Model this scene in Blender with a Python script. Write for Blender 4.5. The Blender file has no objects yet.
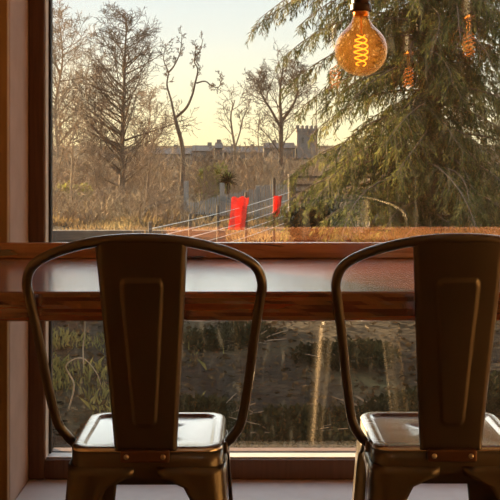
import bpy, bmesh, math, random
import numpy as np
from mathutils import Vector, Matrix, noise

random.seed(11)
S = bpy.context.scene
C = S.collection
F = 1065.0            # focal length in pixels
EYE = 1.33
HOR = 160.0


def P(px, py, D):
    """photo pixel at depth D -> world point (camera at (0,0,EYE) looking along +Y)"""
    return Vector(((px - 250) * D / F, D, EYE + (HOR - py) * D / F))


# ------------------------------------------------------------------ materials
def mat(name):
    m = bpy.data.materials.new(name)
    m.use_nodes = True
    nt = m.node_tree
    nt.nodes.clear()
    out = nt.nodes.new('ShaderNodeOutputMaterial')
    return m, nt, out


def N(nt, t, **kw):
    n = nt.nodes.new(t)
    for k, v in kw.items():
        if k in n.inputs:
            n.inputs[k].default_value = v
        else:
            setattr(n, k, v)
    return n


def L(nt, a, b):
    nt.links.new(a, b)


def ramp(nt, stops):
    r = nt.nodes.new('ShaderNodeValToRGB')
    el = r.color_ramp.elements
    while len(el) > 1:
        el.remove(el[-1])
    el[0].position = stops[0][0]
    el[0].color = (*stops[0][1], 1)
    for p, c in stops[1:]:
        e = el.new(p)
        e.color = (*c, 1)
    return r


def noisy(name, stops, scale=8, stretch=(1, 1, 1), rough=.6, metallic=0, detail=6, bump=0.0,
          coat=0, crough=.25, spec=.5, dist=0.0, bscale=None, rvar=0.0):
    m, nt, out = mat(name)
    b = N(nt, 'ShaderNodeBsdfPrincipled', Roughness=rough, Metallic=metallic)
    b.inputs['Coat Weight'].default_value = coat
    b.inputs['Coat Roughness'].default_value = crough
    b.inputs['Specular IOR Level'].default_value = spec
    tc = N(nt, 'ShaderNodeTexCoord')
    mp = N(nt, 'ShaderNodeMapping')
    mp.inputs['Scale'].default_value = stretch
    n = N(nt, 'ShaderNodeTexNoise', Scale=scale, Detail=detail, Distortion=dist)
    L(nt, tc.outputs['Object'], mp.inputs['Vector'])
    L(nt, mp.outputs['Vector'], n.inputs['Vector'])
    r = ramp(nt, stops)
    L(nt, n.outputs['Fac'], r.inputs['Fac'])
    L(nt, r.outputs['Color'], b.inputs['Base Color'])
    if rvar:
        mr = N(nt, 'ShaderNodeMapRange')
        mr.inputs['To Min'].default_value = rough - rvar
        mr.inputs['To Max'].default_value = rough + rvar
        L(nt, n.outputs['Fac'], mr.inputs['Value'])
        L(nt, mr.outputs['Result'], b.inputs['Roughness'])
    if bump:
        bp = N(nt, 'ShaderNodeBump', Strength=bump, Distance=.01)
        if bscale:
            n2 = N(nt, 'ShaderNodeTexNoise', Scale=bscale, Detail=4)
            L(nt, mp.outputs['Vector'], n2.inputs['Vector'])
            L(nt, n2.outputs['Fac'], bp.inputs['Height'])
        else:
            L(nt, n.outputs['Fac'], bp.inputs['Height'])
        L(nt, bp.outputs['Normal'], b.inputs['Normal'])
    L(nt, b.outputs['BSDF'], out.inputs['Surface'])
    return m


def foliage_mat(name, stops, scale=3, trans=.35):
    m, nt, out = mat(name)
    d = N(nt, 'ShaderNodeBsdfDiffuse')
    t = N(nt, 'ShaderNodeBsdfTranslucent')
    mx = N(nt, 'ShaderNodeMixShader', Fac=trans)
    tc = N(nt, 'ShaderNodeTexCoord')
    n = N(nt, 'ShaderNodeTexNoise', Scale=scale, Detail=8)
    L(nt, tc.outputs['Object'], n.inputs['Vector'])
    r = ramp(nt, stops)
    L(nt, n.outputs['Fac'], r.inputs['Fac'])
    L(nt, r.outputs['Color'], d.inputs['Color'])
    L(nt, r.outputs['Color'], t.inputs['Color'])
    L(nt, d.outputs[0], mx.inputs[1])
    L(nt, t.outputs[0], mx.inputs[2])
    L(nt, mx.outputs[0], out.inputs['Surface'])
    return m


M = {}
M['plaster'] = noisy('plaster', [(.3, (.38, .265, .21)), (.7, (.44, .31, .25))], 14, rough=.85, bump=.05)
M['plaster_ochre'] = noisy('wall_paint', [(.3, (.62, .42, .20)), (.7, (.68, .47, .24))], 14, rough=.85, bump=.05)
M['lining'] = noisy('lining_board', [(.3, (.36, .22, .10)), (.7, (.42, .27, .13))], 6, (12, 12, 1), rough=.6)
M['ceiling'] = noisy('ceiling_paint', [(.3, (.70, .66, .60)), (.7, (.76, .72, .66))], 10, rough=.9)
M['floor'] = noisy('floor_boards', [(.3, (.09, .055, .035)), (.7, (.16, .10, .065))], 3, (1, 12, 1), rough=.45)
M['sill'] = noisy('sill_paint', [(.3, (.66, .56, .52)), (.7, (.74, .64, .60))], 16, rough=.55)
M['frame'] = noisy('frame_stain', [(.3, (.085, .036, .016)), (.7, (.14, .062, .028))], 6, (14, 14, 1), rough=.5, bump=.06)
M['bead'] = noisy('bead_metal', [(.3, (.62, .58, .54)), (.7, (.72, .68, .64))], 9, rough=.4)
M['gasket'] = noisy('gasket_rubber', [(.3, (.012, .010, .009)), (.7, (.02, .017, .015))], 9, rough=.6)
M['metal'] = noisy('gunmetal', [(.3, (.095, .074, .056)), (.7, (.135, .106, .080))], 7, (1, 1, .5), rough=.45, metallic=.85, coat=1, crough=.14,
                   bump=.03, bscale=60, rvar=.06)
M['seat_metal'] = noisy('seat_metal', [(.3, (.74, .72, .69)), (.7, (.84, .82, .78))], 5, (1, 5, 1), rough=.25, metallic=1,
                        bump=.03, bscale=40, rvar=.07)  # paler than the gunmetal, sky glare put into the seat colour
M['copper_plate'] = noisy('bracket_metal', [(.3, (.13, .065, .04)), (.7, (.18, .09, .055))], 9, rough=.42, metallic=.7)
M['rivet'] = noisy('rivet_steel', [(.3, (.55, .5, .42)), (.7, (.65, .6, .5))], 9, rough=.3, metallic=1)
M['rubber'] = noisy('rubber', [(.3, (.02, .02, .02)), (.7, (.03, .03, .03))], 9, rough=.8)
M['socket'] = noisy('socket_bakelite', [(.3, (.035, .014, .008)), (.7, (.06, .025, .015))], 9, rough=.35)
M['bulb_brass'] = noisy('bulb_brass', [(.3, (.75, .42, .16)), (.7, (.85, .50, .2))], 9, rough=.3, metallic=1)
M['cord'] = noisy('cord_cloth', [(.3, (.03, .02, .015)), (.7, (.05, .03, .02))], 50, rough=.9)
M['bark'] = noisy('bark_dark', [(.3, (.085, .055, .036)), (.7, (.16, .105, .065))], 9, (3, 3, .6), rough=.9)
M['bark_pale'] = noisy('bark_pale', [(.3, (.24, .17, .105)), (.7, (.38, .275, .17))], 9, (3, 3, .6), rough=.9)
M['bark_mid'] = noisy('bark_mid', [(.3, (.15, .10, .062)), (.7, (.26, .175, .105))], 9, (3, 3, .6), rough=.9)
M['thicket'] = noisy('thicket_twigs', [(.3, (.13, .085, .055)), (.5, (.22, .145, .085)), (.7, (.36, .27, .15))], 1.1, rough=.9)
M['needles'] = foliage_mat('conifer_needles', [(.30, (.018, .026, .009)), (.5, (.075, .085, .026)), (.72, (.29, .26, .085))], 4.5, .42)
M['olive'] = foliage_mat('olive_leaves', [(.3, (.20, .19, .05)), (.7, (.36, .33, .10))], 3)
M['ivy'] = foliage_mat('ivy_leaves', [(.3, (.009, .009, .005)), (.6, (.024, .023, .010)), (.8, (.06, .052, .024))], 4, .2)  # leaf colour darkened to stand in for shade outside
M['grass'] = foliage_mat('grass_blades', [(.3, (.11, .098, .034)), (.7, (.30, .255, .09))], 2)
M['drygrass'] = foliage_mat('dry_grass_blades', [(.3, (.12, .08, .045)), (.55, (.24, .165, .085)), (.75, (.38, .30, .14))], 1.2)
M['litter'] = foliage_mat('leaf_litter', [(.3, (.022, .014, .008)), (.58, (.06, .037, .018)), (.78, (.20, .135, .07))], 30, .15)  # litter colour lowered too, shade put into it
M['stone'] = noisy('tower_stone', [(.3, (.155, .125, .105)), (.7, (.21, .17, .14))], 1.2, rough=.9)
M['slate'] = noisy('roof_slate', [(.3, (.15, .12, .10)), (.7, (.20, .165, .135))], 1, rough=1, spec=.03)
M['dark_glass'] = noisy('far_window', [(.3, (.07, .06, .055)), (.7, (.10, .09, .08))], 1, rough=.2)
M['timber'] = noisy('weathered_timber', [(.3, (.06, .045, .034)), (.7, (.12, .09, .066))], 5, (1, 1, 8), rough=.9)
M['picket'] = noisy('picket_paint', [(.3, (.18, .16, .14)), (.7, (.28, .245, .21))], 5, (8, 8, 1), rough=.85)
M['wire'] = noisy('wire_steel', [(.3, (.70, .66, .58)), (.7, (.82, .78, .7))], 5, rough=.45, metallic=.3)
M['red'] = foliage_mat('red_cloth', [(.3, (.72, .085, .06)), (.7, (.82, .12, .09))], 4, .45)
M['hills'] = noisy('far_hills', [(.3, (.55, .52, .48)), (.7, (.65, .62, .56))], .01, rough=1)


def wood_mat(name, k, cols=((.12, .022, .008), (.25, .05, .016), (.38, .095, .035))):
    m, nt, out = mat(name)
    b = N(nt, 'ShaderNodeBsdfPrincipled', Roughness=.26)
    tc = N(nt, 'ShaderNodeTexCoord')
    mp = N(nt, 'ShaderNodeMapping')
    mp.inputs['Scale'].default_value = (1.2, 16, 16)
    n = N(nt, 'ShaderNodeTexNoise', Scale=2.2, Detail=8, Distortion=.6)
    L(nt, tc.outputs['Object'], mp.inputs['Vector'])
    L(nt, mp.outputs['Vector'], n.inputs['Vector'])
    r = ramp(nt, [(p_, tuple(c * k for c in q_)) for p_, q_ in zip((.28, .5, .75), cols)])
    L(nt, n.outputs['Fac'], r.inputs['Fac'])
    # dark knots and bark inclusions stretched along the board
    mp2 = N(nt, 'ShaderNodeMapping')
    mp2.inputs['Scale'].default_value = (3.2, 6, 26)
    n2 = N(nt, 'ShaderNodeTexNoise', Scale=1.5, Detail=5, Distortion=.8)
    L(nt, tc.outputs['Object'], mp2.inputs['Vector'])
    L(nt, mp2.outputs['Vector'], n2.inputs['Vector'])
    r2 = ramp(nt, [(.60, (0, 0, 0)), (.66, (1, 1, 1))])
    L(nt, n2.outputs['Fac'], r2.inputs['Fac'])
    mx = N(nt, 'ShaderNodeMix', data_type='RGBA')
    L(nt, r2.outputs['Color'], mx.inputs['Factor'])
    L(nt, r.outputs['Color'], mx.inputs['A'])
    mx.inputs['B'].default_value = (.035, .012, .006, 1)
    L(nt, mx.outputs['Result'], b.inputs['Base Color'])
    b.inputs['Coat Weight'].default_value = 1
    b.inputs['Coat IOR'].default_value = 2.4
    b.inputs['Specular IOR Level'].default_value = .9
    b.inputs['Coat Roughness'].default_value = .16
    bp = N(nt, 'ShaderNodeBump', Strength=.06, Distance=.01)
    L(nt, n.outputs['Fac'], bp.inputs['Height'])
    L(nt, bp.outputs['Normal'], b.inputs['Normal'])
    L(nt, b.outputs['BSDF'], out.inputs['Surface'])
    return m


M['wood'] = wood_mat('counter_varnish', .85)
M['wood_light'] = wood_mat('upstand_varnish', 1.0, ((.22, .07, .028), (.44, .17, .068), (.62, .29, .125)))


def glass_mat(name, tint, dirt=0.0, ior=1.5, grough=0.0, coat=None):
    m, nt, out = mat(name)
    t = N(nt, 'ShaderNodeBsdfTransparent')
    t.inputs['Color'].default_value = (*tint, 1)
    g = N(nt, 'ShaderNodeBsdfGlossy', Roughness=grough)
    f0 = ((ior - 1) / (ior + 1)) ** 2
    lw = N(nt, 'ShaderNodeLayerWeight', Blend=.5)
    pw = N(nt, 'ShaderNodeMath', operation='POWER')
    pw.inputs[1].default_value = 5
    L(nt, lw.outputs['Facing'], pw.inputs[0])
    fr = N(nt, 'ShaderNodeMath', operation='MULTIPLY_ADD')
    fr.inputs[1].default_value = 1 - f0
    fr.inputs[2].default_value = f0
    L(nt, pw.outputs[0], fr.inputs[0])
    mx = N(nt, 'ShaderNodeMixShader')
    L(nt, fr.outputs[0], mx.inputs[0])
    L(nt, t.outputs[0], mx.inputs[1])
    L(nt, g.outputs[0], mx.inputs[2])
    last = mx
    if coat:
        ck = N(nt, 'ShaderNodeBsdfTranslucent')
        ck.inputs['Color'].default_value = (*coat, 1)
        m3 = N(nt, 'ShaderNodeMixShader', Fac=.04)
        L(nt, mx.outputs[0], m3.inputs[1])
        L(nt, ck.outputs[0], m3.inputs[2])
        last = m3
    if dirt:
        tc = N(nt, 'ShaderNodeTexCoord')
        mp = N(nt, 'ShaderNodeMapping')
        mp.inputs['Scale'].default_value = (26, 1, 6)
        mp.inputs['Rotation'].default_value = (0, .25, 0)
        n = N(nt, 'ShaderNodeTexNoise', Scale=2.0, Detail=9, Distortion=.8)
        L(nt, tc.outputs['Object'], mp.inputs['Vector'])
        L(nt, mp.outputs['Vector'], n.inputs['Vector'])
        r = ramp(nt, [(.40, (.12, .12, .12)), (.60, (.3, .3, .3)), (.70, (1.6, 1.6, 1.6))])
        L(nt, n.outputs['Fac'], r.inputs['Fac'])
        mu = N(nt, 'ShaderNodeMath', operation='MULTIPLY')
        mu.inputs[1].default_value = dirt
        L(nt, r.outputs['Color'], mu.inputs[0])
        d = N(nt, 'ShaderNodeBsdfTranslucent')
        d.inputs['Color'].default_value = (.8, .76, .68, 1)
        m2 = N(nt, 'ShaderNodeMixShader')
        L(nt, mu.outputs[0], m2.inputs[0])
        L(nt, mx.outputs[0], m2.inputs[1])
        L(nt, d.outputs[0], m2.inputs[2])
        last = m2
    L(nt, last.outputs[0], out.inputs['Surface'])
    return m


M['glass'] = glass_mat('window_glass', (.985, .985, .97), 0, 1.68)
M['glass_dirty'] = glass_mat('window_glass_smudged', (.985, .985, .97), .006, 1.68)
M['bulb_glass'] = glass_mat('amber_bulb_glass', (1.0, .76, .46), 0, 1.55, coat=(1.0, .52, .18))


def emit(name, col, s):
    m, nt, out = mat(name)
    e = N(nt, 'ShaderNodeEmission', Strength=s)
    e.inputs['Color'].default_value = (*col, 1)
    L(nt, e.outputs[0], out.inputs['Surface'])
    return m


M['filament'] = emit('glowing_filament', (1.0, .27, .022), 4.0)


M['opal'] = emit('fill_lamp_glow', (1.0, .78, .58), 2.2)  # glow of the added fill lamps


def ground_mat():
    m, nt, out = mat('garden_soil')  # soil colour kept very dark in place of foreground shade
    b = N(nt, 'ShaderNodeBsdfPrincipled', Roughness=.95)
    b.inputs['Specular IOR Level'].default_value = .1
    tc = N(nt, 'ShaderNodeTexCoord')
    n = N(nt, 'ShaderNodeTexNoise', Scale=.8, Detail=9)
    L(nt, tc.outputs['Object'], n.inputs['Vector'])
    r = ramp(nt, [(.40, (.014, .009, .005)), (.54, (.034, .022, .011)), (.66, (.045, .034, .014)), (.78, (.13, .105, .042))])
    L(nt, n.outputs['Fac'], r.inputs['Fac'])
    L(nt, r.outputs['Color'], b.inputs['Base Color'])
    n2 = N(nt, 'ShaderNodeTexNoise', Scale=14, Detail=8)
    L(nt, tc.outputs['Object'], n2.inputs['Vector'])
    bp = N(nt, 'ShaderNodeBump', Strength=.8, Distance=.05)
    L(nt, n2.outputs['Fac'], bp.inputs['Height'])
    L(nt, bp.outputs['Normal'], b.inputs['Normal'])
    L(nt, b.outputs['BSDF'], out.inputs['Surface'])
    return m


M['ground'] = ground_mat()


# ------------------------------------------------------------------ mesh helpers
def obj(name, verts, faces, m, parent=None, smooth=False, bevel=0, seg=2, solid=0):
    me = bpy.data.meshes.new(name)
    me.from_pydata([tuple(v) for v in verts], [], faces)
    me.update()
    bm = bmesh.new()
    bm.from_mesh(me)
    bmesh.ops.recalc_face_normals(bm, faces=bm.faces)
    bm.to_mesh(me)
    bm.free()
    me.materials.append(m)
    if smooth:
        for p in me.polygons:
            p.use_smooth = True
    o = bpy.data.objects.new(name, me)
    C.objects.link(o)
    if parent:
        o.parent = parent
    if solid:
        md = o.modifiers.new('Solid', 'SOLIDIFY')
        md.thickness = solid
        md.offset = 0
    if bevel:
        md = o.modifiers.new('Bevel', 'BEVEL')
        md.width = bevel
        md.segments = seg
        md.limit_method = 'ANGLE'
    return o


def raw(name, verts, faces, m, parent=None, smooth=False):
    """large meshes from numpy arrays, quads or tris"""
    me = bpy.data.meshes.new(name)
    v = np.asarray(verts, dtype=np.float32)
    f = np.asarray(faces, dtype=np.int32)
    k = f.shape[1]
    me.vertices.add(len(v))
    me.vertices.foreach_set('co', v.ravel())
    me.loops.add(f.size)
    me.loops.foreach_set('vertex_index', f.ravel())
    me.polygons.add(len(f))
    me.polygons.foreach_set('loop_start', np.arange(0, f.size, k, dtype=np.int32))
    me.polygons.foreach_set('loop_total', np.full(len(f), k, dtype=np.int32))
    if smooth:
        me.polygons.foreach_set('use_smooth', np.ones(len(f), dtype=bool))
    me.update(calc_edges=True)
    me.validate()
    me.materials.append(m)
    o = bpy.data.objects.new(name, me)
    C.objects.link(o)
    if parent:
        o.parent = parent
    return o


BOXF = [(0, 3, 2, 1), (4, 5, 6, 7), (0, 1, 5, 4), (1, 2, 6, 5), (2, 3, 7, 6), (3, 0, 4, 7)]


class MB:
    def __init__(s):
        s.v, s.f = [], []

    def add(s, v, f):
        b = len(s.v)
        s.v += [tuple(p) for p in v]
        s.f += [tuple(i + b for i in q) for q in f]

    def box(s, x0, x1, y0, y1, z0, z1):
        s.add([(x0, y0, z0), (x1, y0, z0), (x1, y1, z0), (x0, y1, z0),
               (x0, y0, z1), (x1, y0, z1), (x1, y1, z1), (x0, y1, z1)], BOXF)
        return s

    def tube(s, pts, rad, k=6, cap=True):
        pts = [Vector(p) for p in pts]
        n = len(pts)
        if not hasattr(rad, '__len__'):
            rad = [rad] * n
        up = Vector((0, 0, 1))
        t0 = (pts[1] - pts[0]).normalized()
        if abs(t0.dot(up)) > .9:
            up = Vector((1, 0, 0))
        side = t0.cross(up).normalized()
        vs = []
        for i in range(n):
            t = (pts[min(i + 1, n - 1)] - pts[max(i - 1, 0)])
            if t.length < 1e-9:
                t = t0
            t.normalize()
            side = (side - t * side.dot(t))
            if side.length < 1e-6:
                side = t.orthogonal()
            side.normalize()
            b = t.cross(side)
            for j in range(k):
                a = 2 * math.pi * j / k
                vs.append(pts[i] + (side * math.cos(a) + b * math.sin(a)) * rad[i])
        fs = []
        for i in range(n - 1):
            for j in range(k):
                fs.append((i * k + j, i * k + (j + 1) % k, (i + 1) * k + (j + 1) % k, (i + 1) * k + j))
        if cap:
            fs.append(tuple(range(k - 1, -1, -1)))
            fs.append(tuple((n - 1) * k + j for j in range(k)))
        s.add(vs, fs)
        return s

    def lathe(s, prof, c=(0, 0, 0), k=32):
        vs, fs = [], []
        for r, z in prof:
            for j in range(k):
                a = 2 * math.pi * j / k
                vs.append((c[0] + r * math.cos(a), c[1] + r * math.sin(a), c[2] + z))
        for i in range(len(prof) - 1):
            for j in range(k):
                fs.append((i * k + j, i * k + (j + 1) % k, (i + 1) * k + (j + 1) % k, (i + 1) * k + j))
        s.add(vs, fs)
        return s

    def build(s, name, m, parent=None, **kw):
        return obj(name, s.v, s.f, m, parent, **kw)


def tag(o, label=None, cat=None, group=None, kind=None):
    if label:
        o['label'] = label
    if cat:
        o['category'] = cat
    if group:
        o['group'] = group
    if kind:
        o['kind'] = kind
    return o


def empty(name, loc=(0, 0, 0), rz=0):
    o = bpy.data.objects.new(name, None)
    o.location = loc
    o.rotation_euler = (0, 0, rz)
    o.empty_display_size = .1
    C.objects.link(o)
    return o


def copy_tree(o, parent=None):
    c = o.copy()
    C.objects.link(c)
    if parent:
        c.parent = parent
    for ch in list(o.children):
        copy_tree(ch, c)
    return c


def catmull(pts, n=10):
    pts = [Vector(p) for p in pts]
    q = [pts[0] * 2 - pts[1]] + pts + [pts[-1] * 2 - pts[-2]]
    out = []
    for i in range(1, len(q) - 2):
        for j in range(n):
            t = j / n
            a, b, c, d = q[i - 1], q[i], q[i + 1], q[i + 2]
            out.append(.5 * ((2 * b) + (c - a) * t + (2 * a - 5 * b + 4 * c - d) * t * t + (3 * b - a - 3 * c + d) * t ** 3))
    out.append(pts[-1])
    return out


# ------------------------------------------------------------------ the room
WX0, WX1 = -.600, 2.60        # opening
WZ0, WZ1 = .465, 2.45
DW = 2.66                      # wall face
DF = 2.88                      # face of window frame
DG = 2.945                     # glass
DO = 3.05                      # outer wall face
RX0, RX1 = -1.25, 2.95
RY0 = -3.2
RH = 2.85

w = MB()
w.box(RX0 - .1, WX0, DW, DO, 0, RH)
w.box(WX1, RX1 + .1, DW, DO, 0, RH)
w.box(WX0, WX1, DW, DO, 0, WZ0 - .03)
w.box(WX0, WX1, DW, DO, WZ1, RH)
tag(w.build('wall_front', M['plaster'], bevel=.006), kind='structure')
tag(MB().box(RX0 - .1, RX0, RY0, DW, 0, RH).build('wall_left', M['plaster_ochre']), kind='structure')
tag(MB().box(RX1, RX1 + .1, RY0, DW, 0, RH).build('wall_right', M['plaster_ochre']), kind='structure')
tag(MB().box(RX0 - .1, RX1 + .1, RY0 - .1, RY0, 0, RH).build('wall_back', M['plaster_ochre']), kind='structure')
tag(MB().box(RX0 - .1, RX1 + .1, RY0 - .1, DO, -.12, 0).build('floor', M['floor']), kind='structure')
tag(MB().box(RX0 - .1, RX1 + .1, RY0 - .1, DO, RH, RH + .12).build('ceiling', M['ceiling']), kind='structure')
tag(MB().box(WX0, WX1, DW - .012, DF + .05, WZ0 - .03, WZ0).build('trim_1', M['sill'], bevel=.006), kind='structure')
# ochre lining board beside the reveal
tag(MB().box(WX0 - .16, WX0 - .002, DW - .014, DW, 0, RH).build('trim_2', M['lining'], bevel=.003), kind='structure')

win = tag(empty('window_1', (0, DF, WZ0)), kind='structure')


def wpart(name, mb, m, **kw):
    o = mb.build(name, m, win, **kw)
    o.matrix_parent_inverse = Matrix.Translation((0, -DF, -WZ0))
    return o


fw = .0545
fx = .0440
fr = MB()
fr.box(WX0, WX0 + fx, DF, DG + .06, WZ0, WZ1)
fr.box(WX1 - fx, WX1, DF, DG + .06, WZ0, WZ1)
fr.box(WX0 + fx, WX1 - fx, DF, DG + .06, WZ0, WZ0 + fw)
fr.box(WX0 + fx, WX1 - fx, DF, DG + .06, WZ1 - fw, WZ1)
wpart('window_frame', fr, M['frame'], bevel=.004)
bd = MB()
b0 = WX0 + fx
zb = WZ0 + fw
bd.box(b0, WX1 - fx, DF + .012, DG - .006, zb, zb + .004)
bd.box(b0, b0 + .003, DF + .006, DG - .02, zb, WZ1 - fw)
wpart('glazing_bead', bd, M['bead'], bevel=.001)
gk = MB()
gk.box(b0, b0 + .009, DG - .02, DG - .002, zb, WZ1 - fw)
gk.box(b0, WX1 - fx, DG - .006, DG - .002, zb, zb + .006)
wpart('rubber_gasket', gk, M['gasket'])
wpart('glass_pane', MB().box(b0, WX1 - fx, DG - .002, DG + .002, zb, WZ1 - fw), M['glass_dirty'])
wpart('glass_pane', MB().box(b0, WX1 - fx, DG + .018, DG + .022, zb, WZ1 - fw), M['glass'])

# ------------------------------------------------------------------ counter
CZ = 1.086
CT = .0555
CF = 1.972
ct = tag(empty('bar_counter', (0, DW - .02, CZ - CT)),
         'long glossy red-brown timber bar counter running across the window', 'counter')
inv = Matrix.Translation((0, -(DW - .02), -(CZ - CT)))
nx = 260
vs, fs = [], []
prof = []
for k in range(9):
    prof.append(k / 8)
for i in range(nx + 1):
    x = RX0 + .001 + (RX1 - RX0 - .002) * i / nx
    row = [(x, DW - .002, CZ - CT), (x, DW - .002, CZ)]
    row.append((x, CF + .05, CZ))
    row.append((x, CF + .004, CZ))
    for k in range(8):
        t = k / 7
        z = CZ - .003 - (CT - .006) * t
        d = .004 * noise.noise(Vector((x * 4.0, t * 3.0, 3.1))) + .003 * noise.noise(Vector((x * 15, t * 5, 9)))
        d *= math.sin(math.pi * min(1, max(0, t))) ** .5 if 0 < t < 1 else .3
        row.append((x, CF + d, z))
    row.append((x, CF + .006, CZ - CT))
    vs += row
K = len(row)
for i in range(nx):
    for k in range(K):
        fs.append((i * K + k, i * K + (k + 1) % K, (i + 1) * K + (k + 1) % K, (i + 1) * K + k))
fs.append(tuple(range(K)))
fs.append(tuple(nx * K + k for k in range(K - 1, -1, -1)))
o = obj('counter_top', vs, fs, M['wood'], ct)
o.matrix_parent_inverse = inv
UZ = 1.1255
o = MB().box(RX0 + .001, RX1 - .001, DW - .024, DW - .002, CZ, UZ).build('upstand', M['wood_light'], ct, bevel=.003)
o.matrix_parent_inverse = inv


# ------------------------------------------------------------------ bar stool
def rsq(h, z, r, n=6):
    """rounded square ring"""
    pts = []
    for cx, cy, a0 in ((1, 1, 0), (-1, 1, 90), (-1, -1, 180), (1, -1, 270)):
        for j in range(n + 1):
            a = math.radians(a0 + 90 * j / n)
            pts.append((cx * (h - r) + r * math.cos(a), cy * (h - r) + r * math.sin(a), z))
    return pts


def rings(rs, capend=True):
    vs, fs = [], []
    k = len(rs[0])
    for r in rs:
        vs += r
    for i in range(len(rs) - 1):
        for j in range(k):
            fs.append((i * k + j, i * k + (j + 1) % k, (i + 1) * k + (j + 1) % k, (i + 1) * k + j))
    if capend:
        fs.append(tuple((len(rs) - 1) * k + j for j in range(k)))
    return vs, fs


SH = .760


def make_stool(label):
    root = empty('bar_stool')
    tag(root, label, 'stool', 'metal bar stools at the counter')
    # seat pan with rolled rim and dished centre
    rr = [rsq(.1508, SH - .0085, .0385), rsq(.1508, SH - .0060, .0385), rsq(.1495, SH - .0022, .038), rsq(.1460, SH, .036),
          rsq(.1340, SH, .032), rsq(.1300, SH - .0015, .030), rsq(.1265, SH - .005, .028), rsq(.1235, SH - .0062, .027),
          rsq(.08, SH - .0068, .02), rsq(.022, SH - .007, .0215)]
    v, f = rings(rr, False)
    # round finger hole in the middle: short sleeve going down
    k = len(rr[0])
    base = len(v)
    v = v + rsq(.020, SH - .016, .0195)
    a0 = base - k
    for j in range(k):
        f.append((a0 + j, a0 + (j + 1) % k, base + (j + 1) % k, base + j))
    obj('seat', v, f, M['seat_metal'], root, smooth=True, solid=.0022)
    # apron below the seat
    v, f = rings([rsq(.1505, SH - .0085, .038), rsq(.1505, SH - .030, .038), rsq(.1520, SH - .034, .039), rsq(.1540, SH - .069, .040)], False)
    obj('apron', v, f, M['metal'], root, smooth=True, solid=.002)
    # legs: pressed sheet angle, wide under the apron, tapering and splaying to the floor
    for sx, sy in ((-1, -1), (1, -1), (1, 1), (-1, 1)):
        vs, fs = [], []
        nz = 26
        cols = 15
        for i in range(nz + 1):
            t = (i / nz) ** 1.15
            z = (SH - .036) * (1 - t) + .012 * t
            drop = (SH - .036) - z
            h = .1540 + .062 * (drop / SH) + .002
            wd = .074 - .034 * min(1, drop / SH) + .06 * math.exp(-max(0, drop - .024) / .008)
            wd = min(wd, h - .004)
            r = .036 - .014 * drop / SH
            row = []
            for c in range(cols):
                u = c / (cols - 1)
                # flange A, corner arc, flange B
                if u < .32:
                    q = u / .32
                    p = (h - wd + (wd - r) * q, h)
                elif u > .68:
                    q = (u - .68) / .32
                    p = (h, h - r - (wd - r) * q)
                else:
                    a = math.radians(90 - 90 * (u - .32) / .36)
                    p = (h - r + r * math.cos(a), h - r + r * math.sin(a))
                # pressed groove along each flange
                g = .0025 * (math.exp(-((u - .18) / .05) ** 2) + math.exp(-((u - .82) / .05) ** 2))
                if u < .32:
                    p = (p[0], p[1] - g)
                elif u > .68:
                    p = (p[0] - g, p[1])
                row.append((sx * p[0], sy * p[1], z))
            vs += row
        for i in range(nz):
            for c in range(cols - 1):
                fs.append((i * cols + c, i * cols + c + 1, (i + 1) * cols + c + 1, (i + 1) * cols + c))
        lg = obj('leg', vs, fs, M['metal'], root, smooth=True, solid=.002)
        hx = .1540 + .062 - .018
        ft = MB()
        ft.box(sx * hx - .020, sx * hx + .020, sy * hx - .020, sy * hx + .020, 0, .016)
        ft.build('rubber_foot', M['rubber'], lg, bevel=.004)
    # foot rails
    zf = .26
    hf = .1540 + .062 * ((SH - .036 - zf) / SH) - .012
    for a, b in (((-1, -1), (1, -1)), ((1, -1), (1, 1)), ((1, 1), (-1, 1)), ((-1, 1), (-1, -1))):
        MB().tube([(a[0] * hf, a[1] * hf, zf), (b[0] * hf, b[1] * hf, zf)], .009, 10).build('foot_rail', M['metal'], root, smooth=False)
    # back loop
    half = [(.1575, -.050, .742), (.1715, -.058, .762), (.1885, -.077, .797), (.2035, -.108, .886), (.2155, -.142, .985), (.2260, -.165, 1.058), (.229, -.178, 1.092),
            (.214, -.190, 1.126), (.166, -.208, 1.153), (.086, -.236, 1.175), (0, -.248, 1.182)]
    path = half + [(-x, y, z) for x, y, z in half[-2::-1]]
    pl = catmull(path, 8)
    rad = [.0100] * len(pl)
    for i in range(5):
        rad[i] = rad[-1 - i] = .0075 + .0005 * i
    MB().tube(pl, rad, 14).build('back_loop', M['metal'], root, smooth=True)
    # splat with pressed panel
    nu, nv = 48, 90
    vs, fs = [], []

    def sm(a, b, x):
        t = min(1, max(0, (x - a) / (b - a)))
        return t * t * (3 - 2 * t)
    for j in range(nv + 1):
        t = j / nv
        z = .757 + (1.179 - .757) * t
        y = -.1575 - .088 * (t ** 1.25)
        wd = .0605 + (.0875 - .0605) * t
        for i in range(nu + 1):
            u = -1 + 2 * i / nu
            x = wd * u
            bow = .008 * (1 - u * u) * (0.3 + .7 * t)
            # pressed tapering panel with rounded outline
            pw = .0215 + .0180 * (t - .16) / .67
            zc0, zc1 = .125, .818
            hz = (zc1 - zc0) / 2 * .422
            dz = abs((t - (zc0 + zc1) / 2) * .422) - (hz - .012)
            dx = abs(x) - (pw - .012)
            sd = math.hypot(max(dx, 0), max(dz, 0)) + min(max(dx, dz), 0) - .012
            emb = -.0045 * sm(.0025, -.0025, sd)
            edge = .007 * sm(.90, 1.0, abs(u))
            vs.append((x, y - bow + emb + edge, z))
    for j in range(nv):
        for i in range(nu):
            a = j * (nu + 1) + i
            fs.append((a, a + 1, a + nu + 2, a + nu + 1))
    obj('back_splat', vs, fs, M['metal'], root, smooth=True, solid=.0025)
    # fixing plate with rivets under the splat
    br = MB().box(-.048, .048, -.172, -.1520, SH - .023, SH + .001).build('fixing_plate', M['copper_plate'], root, bevel=.003)
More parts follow.
